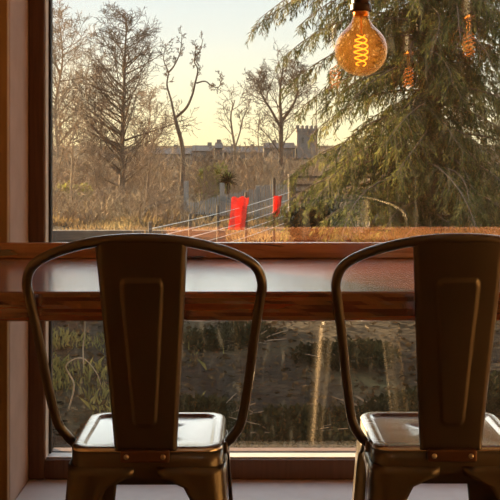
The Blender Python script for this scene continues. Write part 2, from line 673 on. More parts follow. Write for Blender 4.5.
    for sx in (-1, 1):
        rv = MB()
        rv.lathe([(0.0001, .0), (.003, .0), (.0048, -.002), (.005, -.004)], (0, 0, 0), 16)
        ro = rv.build('rivet', M['rivet'], br, smooth=True)
        ro.location = (sx * .036, -.1755, SH - .011)
        ro.rotation_euler = (math.radians(90), 0, 0)
    # end tabs of the loop on the seat sides
    for sx in (-1, 1):
        MB().box(sx * .150 - .006 + sx * .004, sx * .150 + .006 + sx * .004, -.066, -.034, SH - .034, SH - .010).build('loop_tab', M['metal'], root, bevel=.003)

    def zmap(z):
        return EYE - (EYE - z) * .93 if z > .70 else z * (EYE - (EYE - .70) * .93) / .70
    for o_ in root.children_recursive:
        if o_.name.startswith('rivet'):
            l_ = o_.location
            o_.location = (l_.x * .93, l_.y * .93, zmap(l_.z))
            continue
        for v_ in o_.data.vertices:
            v_.co = (v_.co.x * .93, v_.co.y * .93, zmap(v_.co.z))
    return root


st = make_stool('gunmetal bar stool in the left half, its plain seat mirroring pale sky')
st.location = (-.206 * .93, 2.255 * .93, 0)
s2 = copy_tree(st)
s2['label'] = 'gunmetal bar stool at right below the hanging bulb, seat rim glinting gold'
s2.location = (.398 * .93, 2.262 * .93, 0)


# ------------------------------------------------------------------ pendant bulbs
def make_bulb(label):
    root = tag(empty('pendant_bulb'), label, 'pendant light', 'amber globe bulbs on cords')
    R = .0630
    pr = []
    for i in range(3, 27):
        a = math.radians(-90 + 150 * i / 26) if i else math.radians(-90)
        pr.append((R * math.cos(a), R * math.sin(a)))
    pr = [(.0002, -R)] + [(R * math.cos(math.radians(a)), R * math.sin(math.radians(a))) for a in range(-84, 56, 6)]
    pr += [(.031, .0575), (.0245, .066), (.0205, .074), (.0190, .082), (.0185, .090)]
    MB().lathe(pr, (0, 0, 0), 40).build('glass_globe', M['bulb_glass'], root, smooth=True)
    MB().lathe([(.0001, .080), (.0175, .080), (.0185, .084), (.0185, .096), (.0001, .096)], (0, 0, 0), 28).build('bulb_collar', M['bulb_brass'], root, smooth=False)
    MB().lathe([(.0001, .092), (.0235, .092), (.0255, .095), (.0255, .108), (.0225, .112), (.0225, .150), (.018, .158), (.006, .168), (.0001, .168)],
               (0, 0, 0), 28).build('lamp_holder', M['socket'], root, smooth=False, bevel=.001)
    # spiral filament: two interleaved helices
    fm = MB()
    for ph in (0, math.pi):
        pts = []
        for i in range(120):
            t = i / 119
            a = ph + t * 2 * math.pi * 2.6
            rr = .0165 * (math.sin(math.pi * min(1, max(0, .12 + .76 * t)))) ** .5
            pts.append((rr * math.cos(a), rr * math.sin(a), .036 - .074 * t))
        fm.tube(pts, .0013, 6)
    fm.build('filament', M['filament'], root, smooth=True)
    sm_ = MB()
    sm_.tube([(0, 0, .08), (0, 0, .04)], .0022, 8)
    sm_.tube([(0, 0, .05), (.006, 0, .035)], .0008, 6)
    sm_.build('glass_stem', M['bulb_brass'], root)
    return root


BZ = EYE + (160 - 50) * 2.56 / F
pb = make_bulb('lit amber globe bulb with spiral filament hanging in front of the conifer')
bulbs = [((361 - 250) * 2.56 / F, 2.56, BZ)]
bulbs.append((159 * 3.84 / F, 2.05, EYE + 83 * 3.84 / F))
bulbs.append((.70, 2.50, EYE + 116 * 3.39 / F))
lab = [None, 'lit amber globe bulb just outside the frame at right, seen mirrored lower in the glass',
       'lit amber globe bulb beyond the frame whose mirrored filament shows nearest the picture edge']
for i, b in enumerate(bulbs):
    o = pb if i == 0 else copy_tree(pb)
    o.location = b
    o.rotation_euler = (0, 0, i * 1.1 + .3)
    if lab[i]:
        o['label'] = lab[i]
    cd = MB().tube([(0, 0, .165), (0, 0, RH - b[2] - .02)], .0032, 8).build('cord', M['cord'], o)
    MB().lathe([(.0001, RH - b[2]), (.05, RH - b[2]), (.05, RH - b[2] - .012), (.02, RH - b[2] - .026), (.0001, RH - b[2] - .026)], (0, 0, 0), 28).build('ceiling_rose', M['socket'], o)

for i, (lx, ly) in enumerate(((.1, .3), (2.3, -.6))):  # unseen globe lamps added to brighten the room
    lp = tag(empty('fill_lamp', (lx, ly, RH)), ('added fill lamp, unseen opal globe nearest the window', 'added fill lamp, unseen opal globe farther back in the room')[i],
             'added fill lamp', 'added opal fill lamps')
    MB().lathe([(.0001, 0), (.06, 0), (.06, -.02), (.012, -.035), (.012, -.30), (.035, -.31), (.035, -.34), (.0001, -.34)], (0, 0, 0), 28).build('stem', M['socket'], lp)
    MB().lathe([(.0001, -.54)] + [(.11 * math.cos(math.radians(a)), -.43 + .11 * math.sin(math.radians(a))) for a in range(-80, 75, 10)], (0, 0, 0), 32).build('globe', M['opal'], lp, smooth=True)

# ------------------------------------------------------------------ ground outside
PROF = [(3.05, -.30), (5, -.22), (7, -.16), (9.5, 0.0), (12, .20), (14, .36), (20, .36), (28, .0), (40, -.75), (60, -2.2), (90, -3.0),
        (140, -1.0), (190, 1.5), (240, 2.0), (300, -4), (500, -6), (760, 8.0), (820, 13.0), (900, 10)]


def gz(x, y):
    z = PROF[-1][1]
    for (a, za), (b, zb_) in zip(PROF, PROF[1:]):
        if y <= b:
            t = max(0, (y - a) / (b - a))
            t = t * t * (3 - 2 * t)
            z = za + (zb_ - za) * t
            break
    s = min(.9, y * .012)
    if y < 60:
        z += .10 * noise.noise(Vector((x * .5, y * .5, 1.7))) * min(1, y / 8) + .03 * noise.noise(Vector((x * 2, y * 2, 4)))
    else:
        z += s * 1.3 * noise.noise(Vector((x * .02, y * .02, 5.5)))
    return z


rows = []
y = 3.05
while y < 890:
    rows.append(y)
    y *= 1.035
nxg = 120
vs, fs = [], []
for y in rows:
    hwid = 6 + y * .75
    for i in range(nxg + 1):
        x = -hwid + 2 * hwid * i / nxg
        vs.append((x, y, gz(x, y)))
for j in range(len(rows) - 1):
    for i in range(nxg):
        a = j * (nxg + 1) + i
        fs.append((a, a + 1, a + nxg + 2, a + nxg + 1))
tag(obj('ground', vs, fs, M['ground'], smooth=True), kind='structure')
# pale far ridge, a solid long hill
vs, fs = [], []
n = 80
for i in range(n + 1):
    x = -700 + 1400 * i / n
    zt = EYE + (160 - 147.5) * 850 / F + 4.5 * noise.noise(Vector((x * .006, 2.2, 0))) - max(0, x + 60) * .012
    vs += [(x, 700, -10), (x, 850, zt), (x, 1000, -10)]
for i in range(n):
    for k in range(2):
        fs.append((i * 3 + k, i * 3 + k + 1, (i + 1) * 3 + k + 1, (i + 1) * 3 + k))
tag(obj('hills', vs, fs, M['hills'], smooth=True), kind='structure')


# ------------------------------------------------------------------ trees
class TreeB(MB):
    pass


def rnd(a, b):
    return random.uniform(a, b)


def limb(mb, p, d, ln, r, lvl, cfg, k):
    """one limb with wandering path, then its side limbs"""
    n = max(3, cfg['seg'][lvl])
    pts, rad = [Vector(p)], [r]
    dd = Vector(d).normalized()
    for i in range(n):
        dd = (dd + Vector((rnd(-1, 1), rnd(-1, 1), rnd(-1, 1))) * cfg['wob'][lvl] + Vector((0, 0, cfg['lift'][lvl]))).normalized()
        pts.append(pts[-1] + dd * ln / n)
        rad.append(max(cfg['rmin'], r * (1 - .85 * (i + 1) / n)))
    mb.tube(pts, rad, k, cap=False)
    kids(mb, pts, rad, ln, lvl, cfg)


def kids(mb, pts, rad, ln, lvl, cfg):
    if lvl + 1 >= len(cfg['num']) + 1 or lvl >= len(cfg['num']):
        return
    cnt = cfg['num'][lvl]
    n = len(pts) - 1
    for c in range(cnt):
        t = cfg['t0'][lvl] + (1 - cfg['t0'][lvl]) * (c + rnd(.1, .9)) / cnt
        f = t * n
        i = min(n - 1, int(f))
        q = pts[i].lerp(pts[i + 1], f - i)
        ax = (pts[i + 1] - pts[i]).normalized()
        perp = ax.orthogonal().normalized()
        perp.rotate(Matrix.Rotation(rnd(0, 2 * math.pi), 3, ax))
        ang = math.radians(rnd(*cfg['ang'][lvl]))
        dd = ax * math.cos(ang) + perp * math.sin(ang)
        prof = cfg['shape'][lvl](t)
        l2 = ln * cfg['len'][lvl] * prof * rnd(.75, 1.2)
        r2 = max(cfg['rmin'], min(rad[i] * .62, cfg['rk'][lvl] * l2))
        limb(mb, q, dd, l2, r2, lvl + 1, cfg, 4 if lvl == 0 else 3)


def dense_cfg(n0, n1, n2, lenf, rmin, ang=(45, 75), lift=.05, shape=None):
    return dict(seg=[10, 6, 4, 3], wob=[.04, .12, .18, .2], lift=[.02, lift, .03, .02], num=[n0, n1, n2], t0=[.16, .2, .2],
                ang=[ang, (35, 70), (30, 65)], shape=[shape or (lambda t: 1.0 - .75 * t), lambda t: 1 - .5 * t, lambda t: 1],
                len=[lenf, .42, .5], rk=[.016, .014, .012], rmin=rmin)


def path_tree(name, label, D, px, r0, r1, cfg, m, depth_wob=.15, extra=(), group=None):
    """a tree whose trunk follows the given outline points; base stands on the ground"""
    pts = [P(a, b, D) + Vector((0, rnd(-1, 1) * depth_wob, 0)) for a, b in px]
    g = gz(pts[0].x, pts[0].y) - .05
    base = Vector((pts[0].x, pts[0].y, g))
    if pts[0].z > g + .05:
        pts = [base] + pts
    off = base.copy()
    root = tag(empty(name, off), label, 'tree', group)
    tr, bl = MB(), MB()
    sm = catmull([q - off for q in pts], 5)
    n = len(sm)
    rad = [r0 + (r1 - r0) * i / (n - 1) for i in range(n)]
    tr.tube(sm, rad, 7)
    ln = sum((sm[i + 1] - sm[i]).length for i in range(n - 1))
    for ex, ra, rb in extra:
        e = catmull([P(a, b, D) + Vector((0, rnd(-1, 1) * depth_wob, 0)) - off for a, b in ex], 5)
        rr = [ra + (rb - ra) * i / (len(e) - 1) for i in range(len(e))]
        tr.tube(e, rr, 6)
        kids(bl, e, rr, ln * .55, 0, cfg)
    kids(bl, sm, rad, ln, 0, cfg)
    tr.build('trunk', m, root, smooth=True)
    f = [q for q in bl.f]
    raw('branches', bl.v, f, m, root)
    return root


# big dense tree left of centre
path_tree('bare_tree', 'tall leafless tree with a straight dark trunk and dense twigs, left of centre', 26,
          [(121, 222), (122, 180), (122, 140), (124, 95), (125, 55), (127, 18)], .088, .012,
          dense_cfg(95, 10, 4, .37, .0050, (48, 74), .05, lambda t: (.55 + 1.2 * t if t < .35 else 1.25 - .95 * t)), M['bark'], .1)
# pale twiggy trees at the left frame
path_tree('bare_tree', 'pale leafless tree with fine drooping twigs beside the window frame', 36,
          [(58, 225), (60, 170), (56, 110), (62, 60), (58, 18)], .085, .012,
          dense_cfg(56, 11, 6, .46, .0066, (35, 70), .04), M['bark_pale'], .2)
path_tree('bare_tree', 'pale slender leafless tree between the frame and the dense dark tree', 40,
          [(88, 220), (86, 175), (92, 130), (86, 90), (90, 55)], .06, .010,
          dense_cfg(36, 10, 5, .42, .0064, (35, 70), .05), M['bark_pale'], .2)
path_tree('bare_tree', 'low pale bushy tree right of the dense dark trunk', 41,
          [(150, 222), (150, 185), (146, 150), (150, 118), (148, 95)], .05, .010,
          dense_cfg(34, 10, 5, .48, .0064, (35, 70), .04), M['bark_pale'], .2)
# crooked tree with forked crown
sp = dict(seg=[8, 6, 4, 3], wob=[.1, .22, .25, .2], lift=[.02, .05, .03, .02], num=[9, 4, 2], t0=[.30, .2, .2],
          ang=[(35, 70), (35, 70), (30, 60)], shape=[lambda t: .6 + .4 * t, lambda t: 1 - .4 * t, lambda t: 1],
          len=[.13, .5, .5], rk=[.018, .016, .012], rmin=.006)
path_tree('crooked_tree', 'thin crooked leafless tree with a forked bare crown against the yellow sky', 26,
          [(181, 224), (182, 190), (183, 165), (182, 145), (177, 125), (175, 117)], .062, .045,
          dict(sp, num=[10, 5, 4], len=[.15, .5, .5], rmin=.005), M['bark'], .1,
          extra=[([(175, 118), (171, 100), (167, 85), (168, 72), (164, 60), (166, 44)], .034, .007),
                 ([(175, 118), (186, 108), (192, 95), (195, 84), (198, 70), (194, 60), (200, 50), (203, 38)], .038, .007),
                 ([(196, 83), (205, 81), (212, 86), (219, 87), (222, 78)], .022, .007),
                 ([(168, 73), (174, 66), (180, 52), (182, 35)], .024, .008),
                 ([(199, 66), (195, 58), (196, 47)], .018, .007)])
# small twisted tree in the middle
path_tree('bare_tree', 'small twisted leafless tree above the red cloth', 34,
          [(234, 205), (234, 175), (235, 150), (232, 130), (231, 115), (235, 100)], .07, .015,
          dict(sp, num=[12, 5, 3], len=[.24, .5, .5]), M['bark_mid'], .15,
          extra=[([(235, 148), (240, 132), (243, 118), (248, 108)], .03, .01)])
# rounded bare tree
path_tree('bare_tree', 'round-headed leafless tree with a bare lower trunk left of the stone tower', 36,
          [(281, 210), (281, 176), (281, 150), (281, 120), (280, 95), (283, 66)], .15, .02,
          dict(dense_cfg(28, 8, 4, .46, .006, (38, 62), .06, lambda t: 1.0 - .6 * t), t0=[.42, .2, .2]), M['bark'], .1,
          extra=[([(281, 128), (271, 110), (262, 95), (258, 78)], .06, .012), ([(281, 122), (293, 105), (298, 88), (296, 70)], .06, .012)])
path_tree('bare_tree', 'thin pale leafless sapling rising right of the stone tower', 42,
          [(318, 205), (317, 160), (316, 120), (317, 92)], .05, .010,
          dense_cfg(22, 6, 3, .28, .006, (35, 60), .05), M['bark_mid'], .1)
for px, lab_ in ((545, 'leafless tree beyond the picture edge right of the conifer, the nearer to it'), (640, 'leafless tree beyond the picture edge right of the conifer, the farther from it')):
    path_tree('bare_tree', lab_, 32, [(px, 222), (px + 4, 160), (px - 3, 90), (px + 2, 20)], .1, .015,
              dense_cfg(34, 9, 4, .40, .0056, (42, 68), .05), M['bark_mid'], .15)
path_tree('bare_tree', 'slim leafless tree standing behind the twisted small tree', 44,
          [(262, 205), (262, 170), (258, 140), (260, 112)], .05, .010,
          dense_cfg(24, 6, 3, .34, .006, (35, 60), .05), M['bark_mid'], .1)


# smaller bare trees and shrubs standing in the thicket
tw = dict(seg=[8, 5, 4, 3], wob=[.1, .2, .22, .2], lift=[.02, .06, .03, .02], num=[22, 7, 4], t0=[.12, .2, .2],
          ang=[(25, 60), (30, 65), (30, 60)], shape=[lambda t: 1 - .45 * t, lambda t: 1 - .4 * t, lambda t: 1],
          len=[.45, .45, .5], rk=[.014, .012, .010], rmin=.0042)
for i, (px, py, D, lean, m_, lab_) in enumerate([
        (70, 120, 21, 4, 'bark_pale', 'low leafless tree with pale sunlit twigs nearest the window frame'),
        (98, 150, 20, -5, 'bark_mid', 'low leafless tree with brown twigs left of the dense dark trunk'),
        (146, 140, 22, 6, 'bark_mid', 'low leafless tree with brown twigs between the dense and crooked trees'),
        (163, 165, 19, -3, 'bark_pale', 'small pale twiggy shrub just left of the crooked trunk'),
        (202, 160, 23, 5, 'bark_mid', 'small brown twiggy shrub just right of the crooked trunk'),
        (250, 158, 25, -4, 'bark_mid', 'small brown twiggy shrub behind the picket fence middle'),
        (270, 165, 24, 3, 'bark_pale', 'small pale twiggy shrub behind the smaller red cloth')]):
    path_tree('bare_shrub', lab_, D, [(px, 224), (px + lean * .3, (224 + py) / 2), (px + lean, py)], .0016 * D, .0004 * D,
              dict(tw, rmin=.00019 * D), M[m_], .1)


# conifer with drooping sprays
def conifer():
    D = 12.2
    base = P(428, 232, D)
    base.z = gz(base.x, base.y) - .05
    root = tag(empty('conifer', base), 'large dark green conifer with drooping sprays filling the right of the view', 'tree')
    H = 12.0
    MB().tube([(0, 0, 0), (.04, 0, 1.5), (-.03, .05, 3.2), (.02, 0, 6), (0, 0, H)], [.16, .13, .11, .08, .01], 10).build('trunk', M['bark'], root, smooth=True)
    br = MB()
    q = []     # needles: centre, direction
    rng = np.random.default_rng(5)
    nb = 270
    for b in range(nb):
        t = (b + .5) / nb
        z = .10 + 5.4 * t if b % 12 else rnd(5.5, H - .3)
        a = b * 2.39996 + rnd(-.4, .4)
        R = (1.62 + .25 * math.sin(z * 2.3)) * rnd(.6, 1.12) * max(.1, 1 - max(0, z - 3.2) / 9.5)
        if z < .9:
            R *= .62 + .25 * z / .9
        rise = rnd(.05, .35)
        pts = []
        n = 8
        for i in range(n + 1):
            s = i / n
            rr = R * s
            zz = z + rise * math.sin(s * math.pi * .55) * .6 * R - .42 * R * s * s
            aa = a + .12 * math.sin(s * 3 + b)
            pts.append(Vector((rr * math.cos(aa), rr * math.sin(aa), zz)))
        br.tube(pts, [.013 * (1 - .85 * i / n) * (R / 1.7 + .3) for i in range(n + 1)], 4, cap=False)
        # side sprays
        ns = int(14 + 17 * R)
        for k in range(ns):
            s = .08 + .92 * (k + rnd(0, 1)) / ns
            f = s * n
            i = min(n - 1, int(f))
            p = pts[i].lerp(pts[i + 1], f - i)
            out = (pts[i + 1] - pts[i]).normalized()
            sd = out.cross(Vector((0, 0, 1))).normalized() * (1 if k % 2 else -1)
            d = (out * rnd(.35, .9) + sd * rnd(.4, 1.0) + Vector((0, 0, rnd(-.55, .05)))).normalized()
            ln = rnd(.16, .40) * (1.15 - .5 * s) * (.7 + .25 * R)
            m_ = 5
            sp_ = [p]
            for j in range(m_):
                d = (d + Vector((rnd(-.12, .12), rnd(-.12, .12), -.20))).normalized()
                sp_.append(sp_[-1] + d * ln / m_)
            br.tube(sp_, [.004, .0035, .003, .003, .002, .002], 3, cap=False)
            nl = int(ln * 100)
            for j in range(nl):
                s2 = (j + rnd(0, 1)) / nl * m_
                ii = min(m_ - 1, int(s2))
                c = sp_[ii].lerp(sp_[ii + 1], s2 - ii)
                dd = (sp_[ii + 1] - sp_[ii]).normalized()
                q.append((*c, *dd))
    raw('branches', br.v, br.f, M['bark'], root)
    q = np.array(q)
    n = len(q)
    c, d = q[:, :3], q[:, 3:]
    rv = rng.normal(size=(n, 3))
    side = np.cross(d, rv)
    side /= np.linalg.norm(side, axis=1, keepdims=True) + 1e-9
    dirn = d * .8 + side * rng.uniform(.3, 1.0, (n, 1)) + np.array([0, 0, -.25])
    dirn /= np.linalg.norm(dirn, axis=1, keepdims=True)
    wv = np.cross(dirn, rng.normal(size=(n, 3)))
    wv /= np.linalg.norm(wv, axis=1, keepdims=True) + 1e-9
    ln = rng.uniform(.04, .095, (n, 1))
    wd = rng.uniform(.0035, .0075, (n, 1))
    v = np.stack([c, c + dirn * ln * .5 + wv * wd, c + dirn * ln, c + dirn * ln * .5 - wv * wd], axis=1).reshape(-1, 3)
    f = np.arange(n * 4).reshape(-1, 4)
    raw('needles', v, f, M['needles'], root)
    print('conifer leaves', n)
    return root


conifer()


def leaf_cloud(centres, n, ln, wd, rng, flat=0.0):
    """n small diamond leaves spread over ellipsoids"""
    vs = []
    w_ = np.array([c[3] * c[4] * c[5] for c in centres])
    w_ = w_ / w_.sum()
    idx = rng.choice(len(centres), n, p=w_)
    cc = np.array(centres)[idx]
    u = rng.normal(size=(n, 3))
    u /= np.linalg.norm(u, axis=1, keepdims=True)
    r = rng.uniform(.25, 1, (n, 1)) ** .5
    c = cc[:, :3] + u * r * cc[:, 3:6]
    d = rng.normal(size=(n, 3)) + u * .8
    d /= np.linalg.norm(d, axis=1, keepdims=True)
    s = np.cross(d, rng.normal(size=(n, 3)))
    s /= np.linalg.norm(s, axis=1, keepdims=True) + 1e-9
    l_ = rng.uniform(ln * .6, ln * 1.3, (n, 1))
    w2 = rng.uniform(wd * .6, wd * 1.3, (n, 1))
    v = np.stack([c, c + d * l_ * .5 + s * w2, c + d * l_, c + d * l_ * .5 - s * w2], axis=1).reshape(-1, 3)
    return v, np.arange(n * 4).reshape(-1, 4)


RNG = np.random.default_rng(21)


def shrub(name, label, px, py, D, rpx, hpx, m, n, cat='shrub', group=None, leaf=None):
    b = P(px, py, D)
    b.z = gz(b.x, b.y) - .03
    root = tag(empty(name, b), label, cat, group)
    rw, hh = rpx * D / F, hpx * D / F
    st_ = MB()
    for i in range(14):
        a = rnd(0, 6.28)
        k = rnd(.2, .9)
        tip = Vector((rw * k * math.cos(a), rw * k * math.sin(a), hh * rnd(.6, 1)))
        st_.tube([(rw * .1 * math.cos(a), rw * .1 * math.sin(a), 0), tip * .5 + Vector((0, 0, hh * .12)), tip], [.012 * D / 14, .009 * D / 14, .004 * D / 14], 4, cap=False)
    st_.build('stems', M['bark_mid'], root)
    cs = [(rw * rnd(-.45, .45), rw * rnd(-.45, .45), hh * rnd(.35, .7), rw * rnd(.35, .6), rw * rnd(.35, .6), hh * rnd(.25, .4)) for i in range(9)]
    lf = leaf or .012 * D
    v, f = leaf_cloud(cs, n, lf * .5, lf * .14, RNG)
    raw('leaves', v, f, m, root)
    return root


# thicket of countless twigs behind the fence
def thicket():
    mb = MB()
    for i in range(3700):
        near = 1900 <= i < 2700
        wide = i >= 2700
        D = rnd(15.5, 26) if near else rnd(26, 58)
        px = rnd(44, 186) if near else (random.choice((rnd(-160, 30), rnd(345, 720))) if wide else rnd(30, 345))
        x = (px - 250) * D / F
        z = gz(x, D) - .05
        topy = rnd(146, 198) + 10 * noise.noise(Vector((px * .03, 3, 1)))
        if near:
            topy = rnd(180, 217)
        h = max(.25, EYE + (HOR - topy) * D / F - z)
        p = Vector((x, D, z))
        lean = Vector((rnd(-.9, .9), rnd(-.5, .5), 1)).normalized()
        pts = [p]
        for k in range(4):
            lean = (lean + Vector((rnd(-.5, .5), rnd(-.4, .4), .05))).normalized()
            pts.append(pts[-1] + lean * h / 4)
        r = .0006 * D
        mb.tube(pts, [r, r * .9, r * .7, r * .5, r * .35], 3, cap=False)
        for k in range(9):
            s = rnd(.2, .95) * 4
            ii = min(3, int(s))
            q = pts[ii].lerp(pts[ii + 1], s - ii)
            d = Vector((rnd(-1, 1), rnd(-1, 1), rnd(.1, 1.1))).normalized()
            l_ = h * rnd(.12, .32)
            mb.tube([q, q + d * l_ * .5, q + (d + Vector((rnd(-.3, .3), 0, rnd(-.2, .3)))) * l_], [r * .5, r * .4, r * .25], 3, cap=False)
    o = raw('thicket', mb.v, mb.f, M['thicket'])
    tag(o, 'tangled brown thicket of bare twigs below the distant buildings', 'thicket', kind='stuff')


thicket()
shrub('leafy_shrub', 'olive yellow shrub left of the small twisted tree', 214, 212, 30, 22, 46, M['olive'], 2600)
shrub('leafy_shrub', 'dull green yellow shrub at the foot of the pale tree by the frame', 66, 226, 24, 30, 26, M['olive'], 1300)
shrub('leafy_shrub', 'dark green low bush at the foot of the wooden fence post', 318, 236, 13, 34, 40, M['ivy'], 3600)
shrub('leafy_shrub', 'dark green bush under the conifer beside the picture edge', 470, 236, 11.4, 60, 34, M['needles'], 5200)
shrub('leafy_shrub', 'dark green bush under the middle of the conifer', 388, 238, 11.6, 52, 30, M['needles'], 5200)
for i, (x, y, rw, hh, lab_) in enumerate([(-2.35, 5.6, .75, 1.25, 'added shade bush, unseen left of the window, nearest the glass'),
                                (-2.7, 7.4, .95, 1.5, 'added shade bush, unseen left of the window, second from the glass'),
                                (-4.3, 12.0, 1.3, 1.8, 'added shade bush, unseen left of the window, farthest from the glass')]):
    shrub('shade_bush', lab_, 250 + x * F / y, 230, y, rw * F / y, hh * F / y, M['ivy'], 9000, group='added shade bushes left of the window', leaf=.14)  # out-of-view bushes added to cast shade over the near ground
# dark spiky-topped plant
b = P(228, 212, 24)
b.z = gz(b.x, b.y) - .03
root = tag(empty('spiky_plant', b), 'dark spiky tuft on a thin stem left of the red cloth', 'plant')
hh = EYE + (HOR - 181) * 24 / F - b.z
MB().tube([(0, 0, 0), (.02, 0, hh * .5), (0, 0, hh)], [.05, .045, .04], 6).build('stem', M['bark'], root)
mb = MB()
for i in range(70):
    d = Vector((rnd(-1, 1), rnd(-1, 1), rnd(-.7, 1))).normalized()
    mb.tube([(0, 0, hh), Vector((0, 0, hh)) + d * rnd(.12, .24) + Vector((0, 0, .02)), Vector((0, 0, hh)) + d * rnd(.26, .34) - Vector((0, 0, .04))], [.012, .009, .002], 3, cap=False)
mb.build('spikes', M['ivy'], root)

# ------------------------------------------------------------------ distant buildings
def far_box(name, label, px0, px1, py0, py1, D, depth, parts, cat='building'):
    x0, x1 = (px0 - 250) * D / F, (px1 - 250) * D / F
    zt = EYE + (HOR - py0) * D / F
    cx = (x0 + x1) / 2
    zb_ = min(gz(cx, D), EYE + (HOR - py1) * D / F) - .3
    root = tag(empty(name, (cx, D, zb_)), label, cat)
    hw, h = (x1 - x0) / 2, zt - zb_
    MB().box(-hw, hw, 0, depth, 0, h).build('walls', M['stone'], root)
    parts(root, hw, h, depth)
    return root


def tower_parts(root, hw, h, dp):
    n = 5
    mb = MB()
    cw = 2 * hw / (2 * n - 1)
    for i in range(n):
        x = -hw + 2 * i * cw
        mb.box(x, x + cw, -.06, .45, h, h + .55)
        mb.box(x, x + cw, dp - .45, dp + .06, h, h + .55)
    mb.box(-hw - .12, hw + .12, -.12, dp + .12, h - .5, h - .2)
    mb.build('battlements', M['stone'], root)
    for i in (-1, 1):
        MB().box(i * hw * .45 - .2, i * hw * .45 + .2, -.05, .05, h * .62, h * .62 + 1.0).build('window', M['dark_glass'], root)


far_box('stone_tower', 'square battlemented stone tower on the skyline left of the conifer', 297, 317.5, 128.5, 165, 190, 4, tower_parts)


def house_parts(nw, spire=None):
    def fn(root, hw, h, dp):
        rf = [(-hw - .2, -.3, h), (hw + .2, -.3, h), (hw + .2, dp + .3, h), (-hw - .2, dp + .3, h), (-hw, dp / 2, h + 1.0), (hw, dp / 2, h + 1.0)]
        obj('roof', rf, [(0, 1, 5, 4), (2, 3, 4, 5), (0, 4, 3), (1, 2, 5), (0, 3, 2, 1)], M['slate'], root)
        for i in range(nw):
            x = -hw + 2 * hw * (i + .5) / nw
            MB().box(x - .22, x + .22, -.05, .05, h - 1.6, h - .7).build('window', M['dark_glass'], root)
        for x in ([] if not spire else spire):
            ch = MB()
            ch.box(hw * x - .35, hw * x + .35, dp * .4, dp * .6, h * .8, h + 1.5)
            ch.build('chimney', M['stone'], root)
    return fn


far_box('far_building', 'long low stone building on the skyline behind the crooked tree', 146, 190, 154, 175, 170, 6, house_parts(8, (-.8, .3)))
far_box('far_building', 'stone building with chimney on the skyline left of the small twisted tree', 192, 212, 151, 175, 180, 6, house_parts(4, (.7,)))
far_box('far_building', 'narrow turreted stone building on the skyline behind the small twisted tree', 215, 222, 148, 175, 184, 4, house_parts(2, (0,)))
far_box('far_building', 'low stone building on the skyline between the twisted and round-headed trees', 224, 262, 152.5, 175, 188, 6, house_parts(7, (-.55, .5)))
far_box('far_building', 'stone wing joining the left foot of the battlemented tower', 264, 294.6, 148, 175, 191, 6, house_parts(5, (-.3,)))

# ------------------------------------------------------------------ fences
def gpt(px, D, up=0.0):
    x = (px - 250) * D / F
    return Vector((x, D, gz(x, D) + up))


def to(v, off):
    return tuple(Vector(v) - off)


off = P(292, 232, 14.0)
off.z = gz(off.x, off.y)
wf = tag(empty('wire_fence', off), 'leaning wire fence climbing to a stout wooden post, bright strained wires', 'fence')
ends = {}
for px, top, D, r in ((292, 174, 14.0, .055), (274, 178, 13.3, .018), (246, 192, 12.4, .016), (218, 205, 11.6, .016), (190, 214, 10.9, .016), (150, 222, 10.0, .018)):
    t_ = P(px, top, D)
    g = gz(t_.x, D) - .1
    b_ = Vector((t_.x, D, min(g, t_.z - .3)))
    MB().tube([to(b_, off), to((t_ + b_) / 2, off), to(t_, off)], r, 8).build('fence_post', M['timber'], wf, smooth=False)
for k in range(5):
    y0, y1 = 191.5 + 7.2 * k, 229 + 9.0 * k
    a, b_ = P(292, y0, 14.0 - .05), P(150, y1, 10.0 - .02)
    n = 14
    pts = []
    for i in range(n + 1):
        s = i / n
        q = a.lerp(b_, s)
        q.z -= .03 * math.sin(math.pi * s)
        pts.append(to(q, off))
    MB().tube(pts, .0042, 5).build('wire', M['wire'], wf)
# post and rail section going right
off2 = off + Vector((.15, .15, 0))
rf = tag(empty('rail_fence', off2), 'grey post-and-rail fence running right from the stout post behind the conifer', 'fence')
for px in (332, 372, 412):
    t_ = P(px, 176, 14.2)
    MB().box(t_.x - off2.x - .035, t_.x - off2.x + .035, -.035 + .05, .035 + .05, -.3, t_.z - off2.z).build('fence_post', M['timber'], rf)
for k, yy in enumerate((177, 185, 192, 200)):
    a, b_ = P(294, yy, 14.2), P(416, yy + 1, 14.2)
    MB().box(a.x - off2.x, b_.x - off2.x, -.02, .015, a.z - off2.z - .018, a.z - off2.z + .018).build('rail', M['timber'], rf)
# picket fence behind
off3 = P(240, 225, 18)
off3.z = gz(off3.x, 18)
pf = tag(empty('picket_fence', off3), 'weathered grey picket fence behind the wires and red cloths', 'fence')
pk = MB()
for i in range(46):
    px = 186 + i * 2.45
    D = 18
    x = (px - 250) * D / F
    zt = EYE + (HOR - (203 - 18 * min(1, max(0, (px - 190) / 80)))) * D / F + rnd(-.02, .02)
    zb_ = gz(x, D) - .1
    pk.box(x - off3.x - .014, x - off3.x + .014, -.009, .009, zb_ - off3.z, max(zb_ + .15, zt) - off3.z)
pk.build('pickets', M['picket'], pf)
for px in (186, 222, 258, 296):
    x = (px - 250) * 18 / F
    MB().box(x - off3.x - .04, x - off3.x + .04, .012, .09, gz(x, 18) - .2 - off3.z, .55 + gz(x, 18) - off3.z).build('fence_post', M['picket'], pf)
# low sleeper wall at left
off4 = gpt(70, 13)
sw = tag(empty('sleeper_edging', off4), 'low grey timber sleeper edging near the window frame above the counter', 'edging')
for k in range(2):
    MB().box(-1.6, 1.9, -.06, .06, -.12 + k * .14, .015 + k * .14).build('sleeper', M['timber'], sw, bevel=.01)


